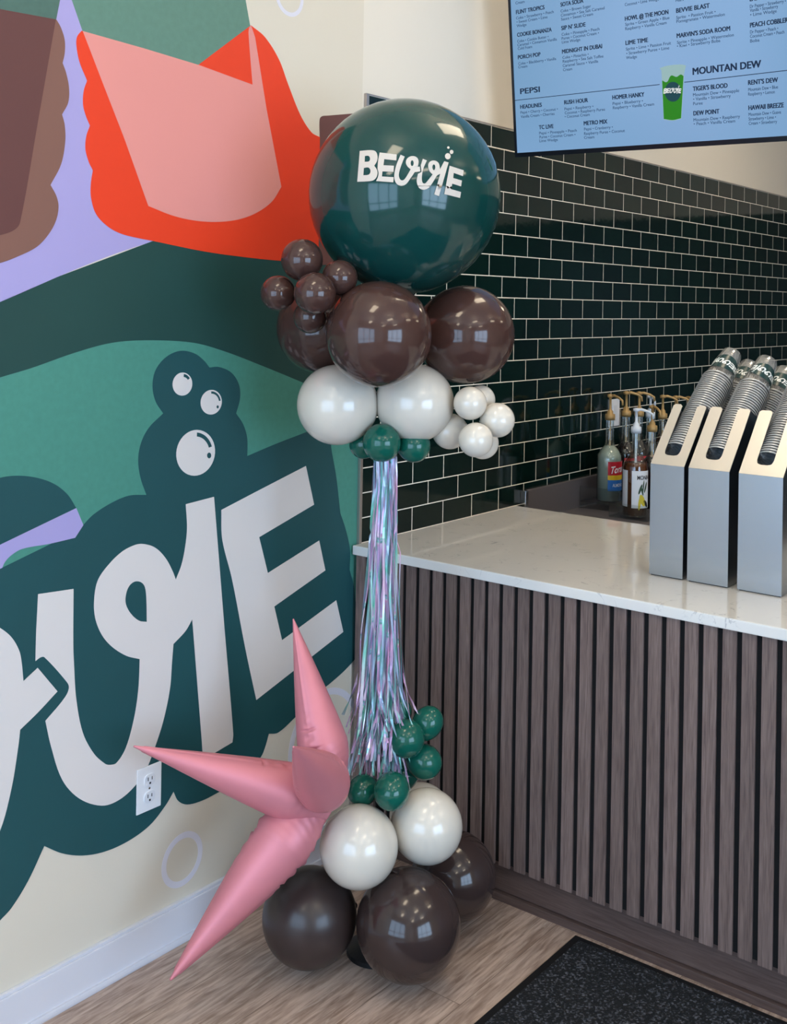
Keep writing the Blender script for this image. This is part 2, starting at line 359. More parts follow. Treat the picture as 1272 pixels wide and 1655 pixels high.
paint('lavender_field', 'lavender', 2, outline('-90,-90! 84,-90! 140,50! 300,300! 300,392! 248,389.6! 181,412 94,447 36,473 0,488 -90,522!'))
paint('dark_sage_liquid', 'dksage', 3, outline('-90,-90! 110,-90! 96.6,0! 90.6,31! 60,60! -90,60!'))
paint('brown_scalloped_shape', 'brownpaint', 4, outline('90.6,31.7! 98,45 104,65 104,86 100.6,102! 106.3,118 111,142 109.6,166 99.7,185! 104,202 104.8,229.5 98,266 81,299! 90.6,317 94,335 89,359 75.5,382 57.4,400 27,415 0,425 -90,448! -90,0! 0,15!'))
paint('maroon_cup_shape', 'maroon', 5, outline('-90,0! 0,15! 89.5,31.5! 60,200! 31.7,359.4 22.6,371.5 0,380 -90,400!'))
paint('orange_scalloped_shape', 'orange', 4, outline('131.4,49.8! 124.4,59 123,72.5 128,99.7 140.4,130.5! 135,146.5 133.8,169 138.3,187 145,203! 139,220.5 137.7,241.6 143.5,262.7 149.8,275.4! 146.5,296 146.8,320 155.5,347 175,367 196,378 223.5,385 247.6,389.6 322,405 382,414 453,421.5 530,425! 540,425! 540,240! 517,222! 503,214 485,186 465,136 450,95.6 427.6,60 405,41! 300,120!'))
paint('pink_cup_shape', 'pinkpaint', 5, outline('133,50.3! 231,78! 322,105.6! 407.5,137! 401,55 402,45 405,41! 411.5,60! 430,176! 454,302! 437.6,327 407.5,347 372,357 327,358 282,349.6 239,333! 201,226! 166,136!'))
paint('cocoa_shape', 'cocoa', 6, outline('516.5,193 520,188 528,187! 588,182! 588,428! 520,428! 514.5,424! 514.5,380! 516.5,220!'))
paint('upper_cup_shape', 'logogreen', 4, outline('-90,800! 0,772 28,768.7 59,772 87,782 108.5,799 122.6,821! 60,851! 0,880! -90,930!'))
paint('lavender_stripe', 'lavender', 5, outline('-90,922! 0,880! 122.6,821! 134,848.4! 120.7,869! 78,879 35,887 16.5,898 7,908.5 2.8,917.5! -90,960!'))
paint('lettering_outline', 'logogreen', 4, outline('-90,960! 2.8,917.5! 120,860! 134,848! 151,831 179,813 207.5,801 236,799.6! 227,773.6 222.8,745 227,717 239.8,691.5 263.3,668! 251,649 246,623.6 251,598 268,577 290.7,567 313.4,571 329,582.5 338,594! 353,593 373,602 385.5,621 387.5,643 381,668! 392.6,686 399,708.5 399,737! 446,717 491.7,699.4! 515,691 530,702 536,732 543,771 549.5,829! 558,855 565,887.6 564.5,921! 571,945 574,970 575.5,1000! 573.5,1065! 556,1084 531,1106 523.6,1111.8 479,1156.6 449,1183.8 434,1185.7! 428.5,1205.5 421.7,1222 400,1250 375,1268 352,1280.6 326.7,1293.4 302,1300 288,1294.5 280,1279! 267.5,1300.6 241,1334 205.6,1359.7 169,1376 133,1382.4 99.8,1378.8 71,1367! 45,1423 18,1467 0,1486.7 -90,1585!'))
lett = paint('lettering', 'letter', 6,
  outline('357,824! 424.5,788.7 493.6,753! 506.8,815.4! 459,843.7 418,868! 432,926! 515,873.5! 525,921.6! 484,950.5 442.4,980! 455,1034.6! 542.6,970! 554,1021! 413.5,1131! 396,1049 374,934.7 358.5,872'),
  outline('299.5,814.8! 345,802.8! 354,916 361.7,1013 376,1185 374.8,1199.4! 343,1218.4! 327,1222! 325.5,1198! 309.8,1000.7! 299,1019.5 279.4,1040.6! 277,1071 274,1111 264,1161 251.5,1201.5 236,1241.7 217,1270 190.5,1293 163,1301.7 127,1290 99.8,1260 81.6,1205.6 72.6,1164.8! 104,1127 110.6,1110 104,1098 71,1062 65,1062 56.5,1068! 57.4,1030 58,1014.7 60.8,960! 118,951.5! 117.5,1038 118.8,1075.6 122.4,1130 133,1184 151,1217.7 169,1234 177,1235.8 187.4,1232.8 202.5,1208.6 216,1160 223,1112 225,1065! 203,1059.5 179,1044 162.7,1024 153,998 151.4,970 156.8,939 172,915.6 195.7,892 217,880.7 231,879 250,885 266.5,901.5 278,922.7 283.4,936.9! 292.4,913 298,887 301.5,854'),
  outline('236.5,1004.8! 224,1003 211,992 202.8,977 202.3,962.8 207.5,947.5 217,939.7 227.5,941 233.4,948.6 235.8,967.5'),
  outline('-90,962! 0,1015 18,1030 30,1051 34,1069.5 37,1100.7! 60,1079! 92,1117! 60.5,1151 31.7,1179! 28.7,1205.6 18,1272 0,1340 -90,1560!'))
def ring_arc(cx, cy, rx, ry, a0, a1, w, n=10):
    A = [math.radians(a0+(a1-a0)*i/n) for i in range(n+1)]
    return [Vector((cx+rx*math.cos(a), cy-ry*math.sin(a))) for a in A]+[Vector((cx+rx*(1-w)*math.cos(a), cy-ry*(1-w)*math.sin(a))) for a in reversed(A)]
for cx, cy, rx, ry, rot, arc, dot in ((294, 620.7, 15.8, 18.7, .1, (85, 35, .30), None), (340.5, 650, 17, 20, .15, (95, 8, .22), (351, 657.5, 2, 2.5)), (315.4, 731.7, 31, 37.3, .2, (88, 18, .2), (337.2, 736, 3.5, 4.7))):
    paint('bubble', 'letter', 6, ellipse(cx, cy, rx, ry, 40, rot), ring_arc(cx+1, cy, rx*.86, ry*.88, *arc), *( [ellipse(*dot)] if dot else []))
for px, py, r, w in ((294.5, 1389, .070, .016), (468, -6, .058, .012), (525, 1200, .16, .02), (452, 1346, .085, .02)):
    c = on(px, py, 1, 0)
    paint('faint_bubble_ring', 'faint', 2, [(c.x+r*math.cos(a), c.z+r*math.sin(a)) for a in [i*math.pi/24 for i in range(48)]], [(c.x+(r-w)*math.cos(a), c.z+(r-w)*math.sin(a)) for a in [i*math.pi/24 for i in range(48)]], world=True)

# ------------------------------------------------------------------ counter
YE = -2.3
counter = thing('service_counter', 'service counter fronted with vertical brown wood slats on black backing', 'counter', (.43, -1.15, 0))
def C_(name, bm, m, **k): return relparent(obj(name, bm, m, **k), counter)
C_('cabinet_body', box(-.0235, .88, YE, -.012, .125, .9005), M['felt'])
C_('toe_kick', box(.016, .85, YE, -.012, .024, .1245), M['toe'])
C_('base_shoe', box(.003, .03, YE, -.012, 0, .022, .002), M['toe'])
y = -.0165; k = 0
while y > YE+.05:
    o = C_('slat', box(-.031, -.0237, y-.0345, y, .119, .9003, .0008), M['slat']); y -= .0487; k += 1
top = obj('countertop', box(-.041, .897, YE-.02, -.0085, .9008, CT, .004), M['quartz'])
tag(top, 'white veined stone countertop laid over the slatted counter', 'countertop')

# ------------------------------------------------------------------ steel prep station behind the counter
prep = thing('prep_station', 'low dark steel work surface with backsplash behind the counter', 'prep station', (1.6, -.6, 0))
relparent(obj('work_surface', box(.905, 2.6, -1.6, -.028, .845, .867, .003), M['steeldark']), prep)
relparent(obj('backsplash', box(.945, 2.6, -.028, -.0085, .80, .980, .002), M['steeldark']), prep)
relparent(obj('edge_strip', box(.925, .945, -.034, -.0085, .80, .983, .002), M['chrome']), prep)
relparent(obj('cabinet_body', box(.915, 2.6, -1.58, -.03, .0, .844), M['steeldark']), prep)
relparent(obj('bend_seam', box(.95, 2.6, -.031, -.0282, .8672, .8705), M['chrome']), prep)

# ------------------------------------------------------------------ ceiling panels (light the room, read off the balloons, some added)
PANELS = [(-3.2, -1.5), (-3.2, -3.6), (-1.5, -.9), (-1.5, -2.6), (-1.5, -4.2), (.15, -.95), (.5, -3.2), (2.6, -1.0), (2.4, -3.2), (1.0, -1.1)]  # those near the tiles are added to brighten the dispenser slopes and wall
ZL = 3.0
for i, (x, y) in enumerate(PANELS):
    t = thing('ceiling_light', 'hanging flat ceiling light lit above and below', 'ceiling light', (x, y, H), 'hanging ceiling lights')
    bm = bmesh.new()
    for a0, a1, b0, b1 in ((-.32, .32, -.17, -.14), (-.32, .32, .14, .17), (-.32, -.29, -.14, .14), (.29, .32, -.14, .14)): bx(bm, x+a0, x+a1, y+b0, y+b1, ZL-.02, ZL+.02)
    relparent(obj('frame', bm, M['white']), t)
    relparent(obj('diffuser', box(x-.29, x+.29, y-.14, y+.14, ZL-.016, ZL+.016), M['lampglow']), t)
    for dx in (-.305, .305): relparent(obj('hanging_wire', tube(bmesh.new(), [(x+dx, y+.15, ZL+.015), (x+dx, y+.15, H)], .003, 6), M['chrome']), t)

# ------------------------------------------------------------------ balloons
def latex(name, col, rough, sss=0):
    m = mat(name, col, rough, spec=.5, coat=.08)
    if sss:
        b = m.node_tree.nodes['Principled BSDF']; b.inputs['Subsurface Weight'].default_value = sss; b.inputs['Subsurface Radius'].default_value = (.02, .018, .015); b.inputs['Subsurface Scale'].default_value = .5
    return m
M['b_big'] = latex('deep_green_latex', '103f3c', .10)
M['b_brown'] = latex('brown_latex', '46302b', .11)
M['b_choc'] = latex('dark_brown_latex', '372b29', .12)
M['b_white'] = latex('ivory_latex', 'd6cec1', .16); M['b_white'].node_tree.nodes['Principled BSDF'].inputs['Specular IOR Level'].default_value = .85
M['b_matte'] = latex('satin_dark_brown_latex', '382d2b', .32)
M['b_green'] = latex('green_latex', '11594b', .12)
M['print'] = mat('cream_print', 'cfc6bb', .6, spec=.2)
AXT, AXB = at(622, 745, 2.90), at(610, 1500, 2.90)
AX = Vector((AXT.x+AXB.x, AXT.y+AXB.y, 0))/2
PROF = None
def balloon_prof():
    P = []; n = 26
    for i in range(n+1):
        a = math.pi*i/n; z = math.cos(a); r = math.sin(a)
        if z < 0: z = z*(1+.03*z*z)
        P.append([r, z])
    P[0] = [0, 1]
    P = P[:-2]+[[.055, -1.035], [.035, -1.07], [.06, -1.11], [.05, -1.12], [0, -1.11]]
    return P
BP = balloon_prof()
def balloon(px, py, rpx, depth, m, label, group, sz=1.0, name='balloon', nub=None):
    c = at(px, py, depth); r = rpx/FPX*depth
    bm = lathe([(a*r, b*r*sz) for a, b in BP], 48)
    o = obj(name, bm, M[m], None, True); o.location = c
    d = (nub-c) if nub is not None else (Vector((AX.x, AX.y, c.z))-c)
    if d.length < 1e-3: d = Vector((0, 0, -1))
    q = (-d).to_track_quat('Z', 'Y'); o.rotation_euler = q.to_euler()
    return tag(o, label, 'balloon', group)
G1, G2, G3 = 'balloons in the top of the column', 'balloons under the top of the column', 'balloons at the foot of the column'
big = balloon(654, 316, 155, 2.90, 'b_big', 'giant dark green balloon with cream lettering at the top of the column', G1, nub=at(640, 700, 2.9))
for px, py, r, Z, lb in ((488, 420, 34, 2.74, 'small brown balloon at the top of the brown five-balloon cluster'),
                         (549, 449, 29, 2.72, 'small brown balloon of the cluster tucked against the giant green balloon'),
                         (449.5, 474, 28.5, 2.75, 'small brown balloon of the cluster furthest out over the mural'),
                         (509, 474, 34, 2.67, 'small brown balloon at the front middle of the brown five-balloon cluster'),
                         (501, 512, 27, 2.76, 'small brown balloon at the bottom of the brown five-balloon cluster')):
    balloon(px, py, r, Z, 'b_brown', lb, 'small brown balloon cluster', nub=at(502, 468, 2.83))
balloon(612, 540, 86, 2.72, 'b_brown', 'large brown balloon front and centre just below the giant green balloon', G2)
balloon(752, 541, 79.5, 2.93, 'b_brown', 'large brown balloon in front of the tiles below the giant green balloon', G2)
balloon(521, 530, 74, 2.99, 'b_brown', 'large brown balloon half hidden behind the small brown cluster', G2)
balloon(545, 654, 65, 2.88, 'b_white', 'white balloon in front of the mural under the front brown balloon', G2)
balloon(671, 651, 63, 2.885, 'b_white', 'white balloon above the tinsel fringe, beside the small ivory cluster', G2)
for px, py, r, Z, lb in ((760, 651.6, 27, 2.82, 'small ivory balloon touching the big white balloon in the ivory cluster'),
                         (777, 646, 23.5, 2.90, 'small ivory balloon mostly hidden at the back top of the ivory cluster'),
                         (804, 679, 28, 2.84, 'small ivory balloon furthest from the column in the ivory cluster'),
                         (769, 711, 28, 2.79, 'small ivory balloon front and lowest in the ivory cluster'),
                         (727, 697, 29, 2.90, 'small ivory balloon tucked behind the big white balloon'),
                         (780, 716, 26, 2.91, 'small ivory balloon peeking out beneath the ivory cluster')):
    balloon(px, py, r, Z, 'b_white', lb, 'small ivory balloon cluster', nub=at(765, 682, 2.87))
GG = 'green balloons above the tinsel fringe'
balloon(617, 715.5, 31, 2.83, 'b_green', 'small green balloon in the middle under the white balloons', GG)
balloon(588, 718, 23.5, 2.90, 'b_green', 'small green balloon beside the tile edge under the white balloons', GG)
balloon(669, 720.5, 27, 2.87, 'b_green', 'small green balloon in front of the tiles under the white balloon', GG)
GL = 'green balloon cluster on the foot of the column'
for px, py, r, Z, lb, s in ((691, 1168.5, 24.5, 2.93, 'small green balloon at the top of the lower cluster beside the slats', 1.14),
                            (656, 1193.5, 30.5, 2.88, 'small green balloon pressed against the side of the tinsel fringe', 1.0),
                            (685, 1231, 27.5, 2.92, 'small green balloon in front of the slats in the middle of the lower cluster', 1.08),
                            (651, 1252, 25, 2.97, 'dark green small balloon set back between the fringe end and its neighbours', 1.0),
                            (633, 1278.5, 29, 2.78, 'small green balloon lowest in the cluster resting on both white balloons', 1.08),
                            (586, 1277, 24, 2.84, 'small green balloon between the pink spiked balloon and the fringe end', 1.08),
                            (644, 1150, 22, 2.98, 'small green balloon half hidden behind the tinsel fringe', 1.0)):
    balloon(px, py, r, Z, 'b_green', lb, GL, s, nub=at(655, 1222, 2.92))
balloon(580, 1368, 63.5, 2.76, 'b_white', 'white balloon next to the pink spiked balloon at the foot of the column', G3)
balloon(690, 1335, 57.5, 2.84, 'b_white', 'white balloon below the lower green cluster, in front of the slats', G3)
balloon(680, 1318, 50, 3.03, 'b_white', 'white balloon almost hidden behind the two lower white balloons', G3)
balloon(660, 1494, 84.5, 2.755, 'b_choc', 'large dark brown balloon frontmost on the wood floor', G3, 1.0)
balloon(499.5, 1482, 75.5, 2.81, 'b_matte', 'large dark brown balloon on the floor below the pink spike', G3, 1.0)
balloon(733, 1415, 68, 3.01, 'b_choc', 'large dark brown balloon on the floor nearest the counter', G3, 1.0)

# the printed word on the giant balloon
c0 = Vector(big.location); r0 = 155/FPX*2.90
def onto_ball(px, py, lift):
    d = (FW + RT*((px-PX)/FPX) - UP*((py-PY)/FPX)).normalized(); oc = CAM-c0; b = d.dot(oc); q = b*b-oc.length_squared+(r0+lift)**2
    return CAM+d*(-b-math.sqrt(max(q, 0)))
bm = bmesh.new()
for lp in LOGO:
    me = fine(flat(lp), 60)
    merge(bm, me, lambda p: onto_ball(560+p.x*.1651, 220+p.y*.1651, .0009))
for f in bm.faces:
    if f.normal.dot(f.calc_center_median()-c0) < 0: f.normal_flip()
o = obj('lettering', bm, M['print'], None, True); o.parent = big; bpy.context.view_layer.update(); o.matrix_parent_inverse = big.matrix_world.inverted()
o['label'] = 'cream printed lettering with bubbles'

# ------------------------------------------------------------------ stand and tinsel
stand = thing('balloon_stand', 'black base and pole holding the balloon column, showing between two dark brown balloons', 'stand', (AX.x, AX.y, 0))
st = obj('base_plate', lathe([(0, 0), (.078, 0), (.078, .012), (.03, .03), (.025, .05), (0, .05)], 40), M['black'], stand)
obj('pole', lathe([(0, .0505), (.0125, .0505), (.0125, 1.58), (0, 1.58)], 20), M['black'], stand, True)

def tinsel():
    m = bpy.data.materials.new('iridescent_film'); m.use_nodes = True; N = m.node_tree.nodes; L = m.node_tree.links; b = N['Principled BSDF']
    a = N.new('ShaderNodeAttribute'); a.attribute_name = 'tint'
    r = N.new('ShaderNodeValToRGB'); e = r.color_ramp.elements
    for i, (p, c) in enumerate(((0, 'c6b4e0'), (.2, 'e2a6cc'), (.36, 'dcd8e8'), (.5, '86dcc6'), (.62, 'b4c4ea'), (.78, '58b49e'), (.9, 'd4b0e4'), (1, 'f0e6f2'))):
        x = e.new(p) if 0 < p < 1 else (e[0] if p == 0 else e[len(e)-1]); x.color = lin(c)
    L.new(a.outputs['Fac'], r.inputs[0]); L.new(r.outputs[0], b.inputs['Base Color'])
    b.inputs['Metallic'].default_value = .25; b.inputs['Roughness'].default_value = .18
    t = N.new('ShaderNodeBsdfTransparent'); t.inputs[0].default_value = (.93, .92, .97, 1)
    x = N.new('ShaderNodeMixShader'); x.inputs[0].default_value = .18; o = N['Material Output']
    L.new(b.outputs[0], x.inputs[1]); L.new(t.outputs[0], x.inputs[2]); L.new(x.outputs[0], o.inputs[0]); return m
M['tinsel'] = tinsel()
def strand(bm, lay, rng):
    th = rng.uniform(0, 2*math.pi); rho = math.sqrt(rng.random()); n = 26; w = rng.uniform(.0014, .0042); tint = rng.random(); tw = rng.uniform(0, 6); ph = rng.uniform(0, 6); fr = rng.uniform(1, 3)
    zt = at(622, rng.uniform(728, 742), 2.9).z; zb = at(610, rng.triangular(1130, 1268, 1245), 2.9).z
    flare = rng.uniform(.75, 1.0) if rng.random() < .93 else rng.uniform(1.1, 1.45)
    prev = None
    for i in range(n+1):
        s = i/n; z = zt+(zb-zt)*s
        R = .027+.012*s+.038*max(0, s-.30)**1.5*(1 if s < .8 else 1)+.05*max(0, s-.8)
        R *= flare if s > .3 else 1
        x = AX.x+R*rho*math.cos(th)+.0035*math.sin(fr*6*s+ph); y = AX.y+R*rho*math.sin(th)+.0035*math.cos(fr*5*s+ph*1.7)
        if s > .86:
            k = (s-.86)/.14; x += .026*k*math.cos(ph*3); y += .026*k*math.sin(ph*3); z += .022*k*math.sin(ph*5)
        a = tw+s*5*math.sin(ph)+ (s > .8)*3*(s-.8)*8; dx, dy = w*math.cos(a), w*math.sin(a)
        tcol = (tint+.22*math.sin(s*9+ph*2)) % 1
        cur = [bm.verts.new((x-dx, y-dy, z)), bm.verts.new((x+dx, y+dy, z+.002*math.sin(a*2)))]
        for v in cur: v[lay] = tcol
        if prev: bm.faces.new((prev[0], prev[1], cur[1], cur[0]))
        prev = cur
fringe = thing('tinsel_fringe', 'iridescent lilac and mint tinsel fringe hanging round the column pole', 'tinsel fringe', (AX.x, AX.y, at(622, 742, 2.9).z))
relparent(obj('header_band', lathe([(.0135, 0), (.026, 0), (.026, .02), (.0135, .02), (.0135, 0)], 24, M=Matrix.Translation((AX.x, AX.y, at(622, 738, 2.9).z))), M['tinsel']), fringe)
rng = random.Random(3)
for i in range(96):
    bm = bmesh.new(); lay = bm.verts.layers.float.new('tint'); strand(bm, lay, rng)
    relparent(obj('strand', bm, M['tinsel']), fringe)
bm = bmesh.new(); lay = bm.verts.layers.float.new('tint')
for i in range(330): strand(bm, lay, rng)
o = relparent(obj('strands', bm, M['tinsel']), fringe); o['kind'] = 'stuff'

# ------------------------------------------------------------------ pink foil balloon
def foil():
    m = mat('pink_foil', 'd6858f', .48, .28, var=.03, vscale=8)
    N = m.node_tree.nodes; L = m.node_tree.links; b = N['Principled BSDF']
    return m
M['foil'] = foil()
star = thing('spiked_balloon', 'matte pink foil balloon of long cone spikes beside the column', 'balloon', tuple(at(525, 1272, 2.72)))
def spike(base, tip, R, seam, seed):
    rg = random.Random(seed); base = Vector(base); tip = Vector(tip); d = tip-base; Ln = d.length; bm = bmesh.new(); nt, ns = 150, 80; rings = []
    q = d.to_track_quat('Z', 'Y'); creases = [(rg.uniform(.10, .40), rg.choice((0, 1)), rg.uniform(.25, .6)) for _ in range(9)]
    for i in range(nt+1):
        t = i/nt
        if t < .22: p = .62+.38*math.sin(t/.22*math.pi/2)
        else: p = 1-((t-.22)/.78)**1.12*.975
        ring = []
        for k in range(ns):
            a = 2*math.pi*k/ns; rr = R*p
            da = math.atan2(math.sin(a-seam), math.cos(a-seam)); db = math.atan2(math.sin(a-seam-math.pi), math.cos(a-seam-math.pi))
            e = min(abs(da), abs(db))
            fin = math.exp(-(e/.06)**2)*(.0025 if t < .96 else .0008)
            gather = max(0, 1-t/.5)
            rr += fin-.012*R/.07*gather*math.exp(-(e/.16)**2)*(.6+.4*math.sin(t*90+seed))
            for ct, side, wd in creases:
                ee = abs(db) if side else abs(da)
                if ee < wd: rr -= .0065*math.exp(-((t-ct-.02*ee)/.007)**2)*(1-ee/wd)
            if t < .3: rr += .0006*math.sin(t*160+3*math.sin(a*2))*(1-t/.3)
            fl = 1-.25*max(0, (t-.9)/.1)
            v = Vector((rr*math.cos(a), rr*math.sin(a), t*Ln)); ring.append(bm.verts.new(base+q @ v))
        rings.append(ring)
    for a, b in zip(rings, rings[1:]):
        for k in range(ns): bm.faces.new((a[k], a[(k+1) % ns], b[(k+1) % ns], b[k]))
    bm.faces.new(rings[0][::-1]); bm.faces.new(rings[-1])
    return relparent(obj('spike', bm, M['foil'], None, True), star)
spike(at(535, 1262, 2.76), at(474, 1000, 2.86), .063, .35, 1)
spike(at(530, 1298, 2.74), at(216, 1206, 2.60), .066, 1.35, 2)
spike(at(506, 1298, 2.74), at(275, 1584, 2.56), .075, 2.2, 3)
o = spike(at(531, 1277, 2.72), at(474, 1207, 2.40), .067, .8, 4)

# ------------------------------------------------------------------ floor mat
mat_t = thing('floor_mat', 'black flecked entrance mat with rubber edge along the counter base', 'floor mat', (-.75, -1.6, 0))
mx0, mx1, my0, my1 = -1.8, -.016, -2.6, -.788
relparent(obj('rubber_edge', box(mx0, mx1, my0, my1, 0, .005, .002), M['rubber']), mat_t)
def pile():
    m = mat('black_carpet_pile', '101216', .95); N = m.node_tree.nodes; L = m.node_tree.links; b = N['Principled BSDF']
    g = N.new('ShaderNodeNewGeometry'); v = N.new('ShaderNodeTexVoronoi'); v.inputs['Scale'].default_value = 190; L.new(g.outputs['Position'], v.inputs['Vector'])
    n = N.new('ShaderNodeTexNoise'); n.inputs['Scale'].default_value = 150; n.inputs['Detail'].default_value = 2; L.new(g.outputs['Position'], n.inputs['Vector'])
    s = N.new('ShaderNodeSeparateColor'); L.new(v.outputs['Color'], s.inputs[0])
    mu = N.new('ShaderNodeMath'); mu.operation = 'MULTIPLY'; L.new(s.outputs[0], mu.inputs[0]); L.new(n.outputs['Fac'], mu.inputs[1])
    r = N.new('ShaderNodeValToRGB'); e = r.color_ramp.elements; e[0].position = .30; e[0].color = lin('0b0d11'); e[1].position = .58; e[1].color = lin('5c5e66'); L.new(mu.outputs[0], r.inputs[0]); L.new(r.outputs[0], b.inputs['Base Color'])
    bu = N.new('ShaderNodeBump'); bu.inputs['Strength'].default_value = 1; bu.inputs['Distance'].default_value = .004; L.new(v.outputs['Distance'], bu.inputs['Height']); L.new(bu.outputs[0], b.inputs['Normal'])
    return m
M['pile'] = pile()
o = relparent(obj('carpet_pile', box(mx0+.022, mx1-.022, my0+.022, my1-.022, .0051, .009, .001), M['pile']), mat_t)

# ------------------------------------------------------------------ outlets
def rounded(w, h, r, n=5):
    P = []
    for cx, cy, a0 in ((w/2-r, h/2-r, 0), (-w/2+r, h/2-r, 90), (-w/2+r, -h/2+r, 180), (w/2-r, -h/2+r, 270)):
        for i in range(n+1):
            a = math.radians(a0+90*i/n); P.append((cx+r*math.cos(a), cy+r*math.sin(a)))
    return P
def on_wall(me, x, z, y): 
    for v in me.vertices: v.co = Vector((v.co.x+x, y-v.co.z, v.co.y+z))
    return me
def outlet(x, z, label):
    t = thing('electrical_outlet', label, 'outlet', (x, -.001, z-.057))
    bm = box(x-.039, x+.039, -.0065, -.0028, z-.057, z+.057, .0025); relparent(obj('cover_plate', bm, M['white']), t)
    for dz in (.0215, -.0215):
        rc = relparent(link('receptacle', on_wall(flat([rounded(.034, .029, .012)], .003), x, z+dz, -.0078), M['offwhite']), t)
        bm = bmesh.new()
        bx(bm, x-.0075, x-.0055, -.0099, -.0094, z+dz-.001, z+dz+.008); bx(bm, x+.005, x+.007, -.0099, -.0094, z+dz-.0005, z+dz+.0075); bx(bm, x-.0024, x+.0024, -.0099, -.0094, z+dz-.010, z+dz-.0052)
        relparent(obj('slots', bm, M['black']), rc)
    relparent(obj('screw', lathe([(0, 0), (.0032, 0), (.0025, .0012), (0, .0014)], 16, M=frame((x, -.0066, z), (0, -1, 0))), M['chrome']), t)
c = on(238.7, 1272.5, 1, 0)
outlet(c.x, c.z, 'white duplex electrical outlet low on the painted mural wall')
for px, py, lb in ((991, 667, 'white wall plate on the dark tiles behind the syrup bottles'), (1133, 648, 'white wall plate mostly hidden behind the cup stacks')):
    c = on(px, py, 1, -.01); t = thing('wall_plate', lb, 'wall plate', (c.x, -.0085, c.z-.057))
    relparent(obj('cover_plate', box(c.x-.04, c.x+.05, -.0145, -.0083, c.z-.058, c.z+.058, .002), M['white']), t)
    relparent(obj('switch_rocker', box(c.x-.012, c.x+.022, -.0175, -.0147, c.z-.033, c.z+.033, .001), M['offwhite']), t)

# ------------------------------------------------------------------ menu screen
DH = Vector((.135, .990, .036)).normalized(); UPV = Vector((-.141, -.017, .990)); UPV = (UPV-DH*UPV.dot(DH)).normalized()
NV = DH.cross(UPV)                          # points away from the viewer, into the screen
P0 = on(833.5, 254.5, 1, -.13); RV = -DH
screen = thing('menu_screen', 'wide blue menu screen listing drinks, hung above the counter in front of the tiles', 'menu screen', tuple(P0))
def S(a, b, c=0): return P0+RV*a+UPV*b-NV*c  # a to the right, b up, c towards the viewer
SM = Matrix(((RV.x, UPV.x, -NV.x, P0.x), (RV.y, UPV.y, -NV.y, P0.y), (RV.z, UPV.z, -NV.z, P0.z), (0, 0, 0, 1)))
def spx(px, py):
    q = onplane(px, py, P0, NV)-P0; return Vector((q.dot(RV), q.dot(UPV)))
TW, TH, BZ = 1.26, .72, .0085
M['bezel'] = mat('screen_bezel', '0b1420', .35)
def screen_mat():
    m = mat('blue_screen', '0a1018', .18, spec=.3); N = m.node_tree.nodes; L = m.node_tree.links; b = N['Principled BSDF']
    tc = N.new('ShaderNodeTexCoord'); g = N.new('ShaderNodeTexNoise'); g.inputs['Scale'].default_value = 1.3; g.inputs['Detail'].default_value = 0; L.new(tc.outputs['Object'], g.inputs['Vector'])
    r = N.new('ShaderNodeValToRGB'); e = r.color_ramp.elements; e[0].position = .35; e[0].color = lin('7aa6ce'); e[1].position = .68; e[1].color = lin('8fb6e2'); L.new(g.outputs['Fac'], r.inputs[0])
    L.new(r.outputs[0], b.inputs['Emission Color']); b.inputs['Emission Strength'].default_value = .87; return m
M['screen'] = screen_mat()
def inkmat(n, col, es=.8): return mat(n, '0a0f18', .3, spec=.2, emit=col, es=es)
M['ink'] = inkmat('dark_menu_lettering', '1d3350'); M['ink2'] = inkmat('menu_small_lettering', '3a587c')
M['drink'] = inkmat('green_drink_picture', '2f8f1a'); M['ice'] = inkmat('clear_cup_picture', '9dbfc0', .9); M['disc'] = inkmat('dark_badge_picture', '1d4c55'); M['mark'] = inkmat('white_lettering_picture', 'eef2f0', .95)
relparent(obj('back_housing', box(.02, TW-.02, .02, TH-.02, -.055, -.0255, .004, M=SM), M['black']), screen)
bm = bmesh.new()
for a0, a1, b0, b1 in ((0, BZ, 0, TH), (TW-BZ, TW, 0, TH), (BZ, TW-BZ, 0, BZ*1.8), (BZ, TW-BZ, TH-BZ, TH)): bx(bm, a0, a1, b0, b1, -.025, .004, M=SM)
relparent(obj('bezel', bm, M['bezel']), screen)
panel = relparent(obj('display_panel', box(BZ, TW-BZ, BZ*1.8, TH-BZ, -.025, 0, M=SM), M['screen']), screen)
panel['label'] = 'light blue lit display'
def zoomed(kx, ox, oy): return lambda x, y: spx(ox+x*kx, oy+y*kx)
Za, Zb, Zc = zoomed(.1808, 820, 0), zoomed(.1745, 1050, 0), zoomed(.3553, 820, 0)
def put_text(s, p, q, cap, bold, name, m):
    bm = bmesh.new(); e = bold*cap
    for i, (ox, oy) in enumerate(((0, 0), (e, e*.4), (-e, -e*.4), (e, -e*.4), (-e, e*.4)) if bold else ((0, 0),)):
        me = text_mesh(s); xs = [v.co.x for v in me.vertices]; x0, x1 = min(xs), max(xs); wd = (q-p).length if q is not None else None
        ks = cap/.73; kx = wd/(x1-x0) if wd else ks*.80
        merge(bm, me, lambda c: S(p.x+(c.x-x0)*kx+ox, p.y+c.y*ks+oy, .0006+.00004*i))
    return relparent(obj(name, bm, M[m]), screen)
CAPH, CAPD = .0140, .0098
def T(z, s, x0, y0, x1=None, y1=None, head=False, cap=None):
    p = z(x0, y0); q = z(x1, y1) if x1 is not None else None
    put_text(s, p, q, cap or (CAPH if head else CAPD), .055 if head else .018, 'menu_heading' if head else 'menu_line', 'ink' if head else 'ink2')
D = '\u2022'
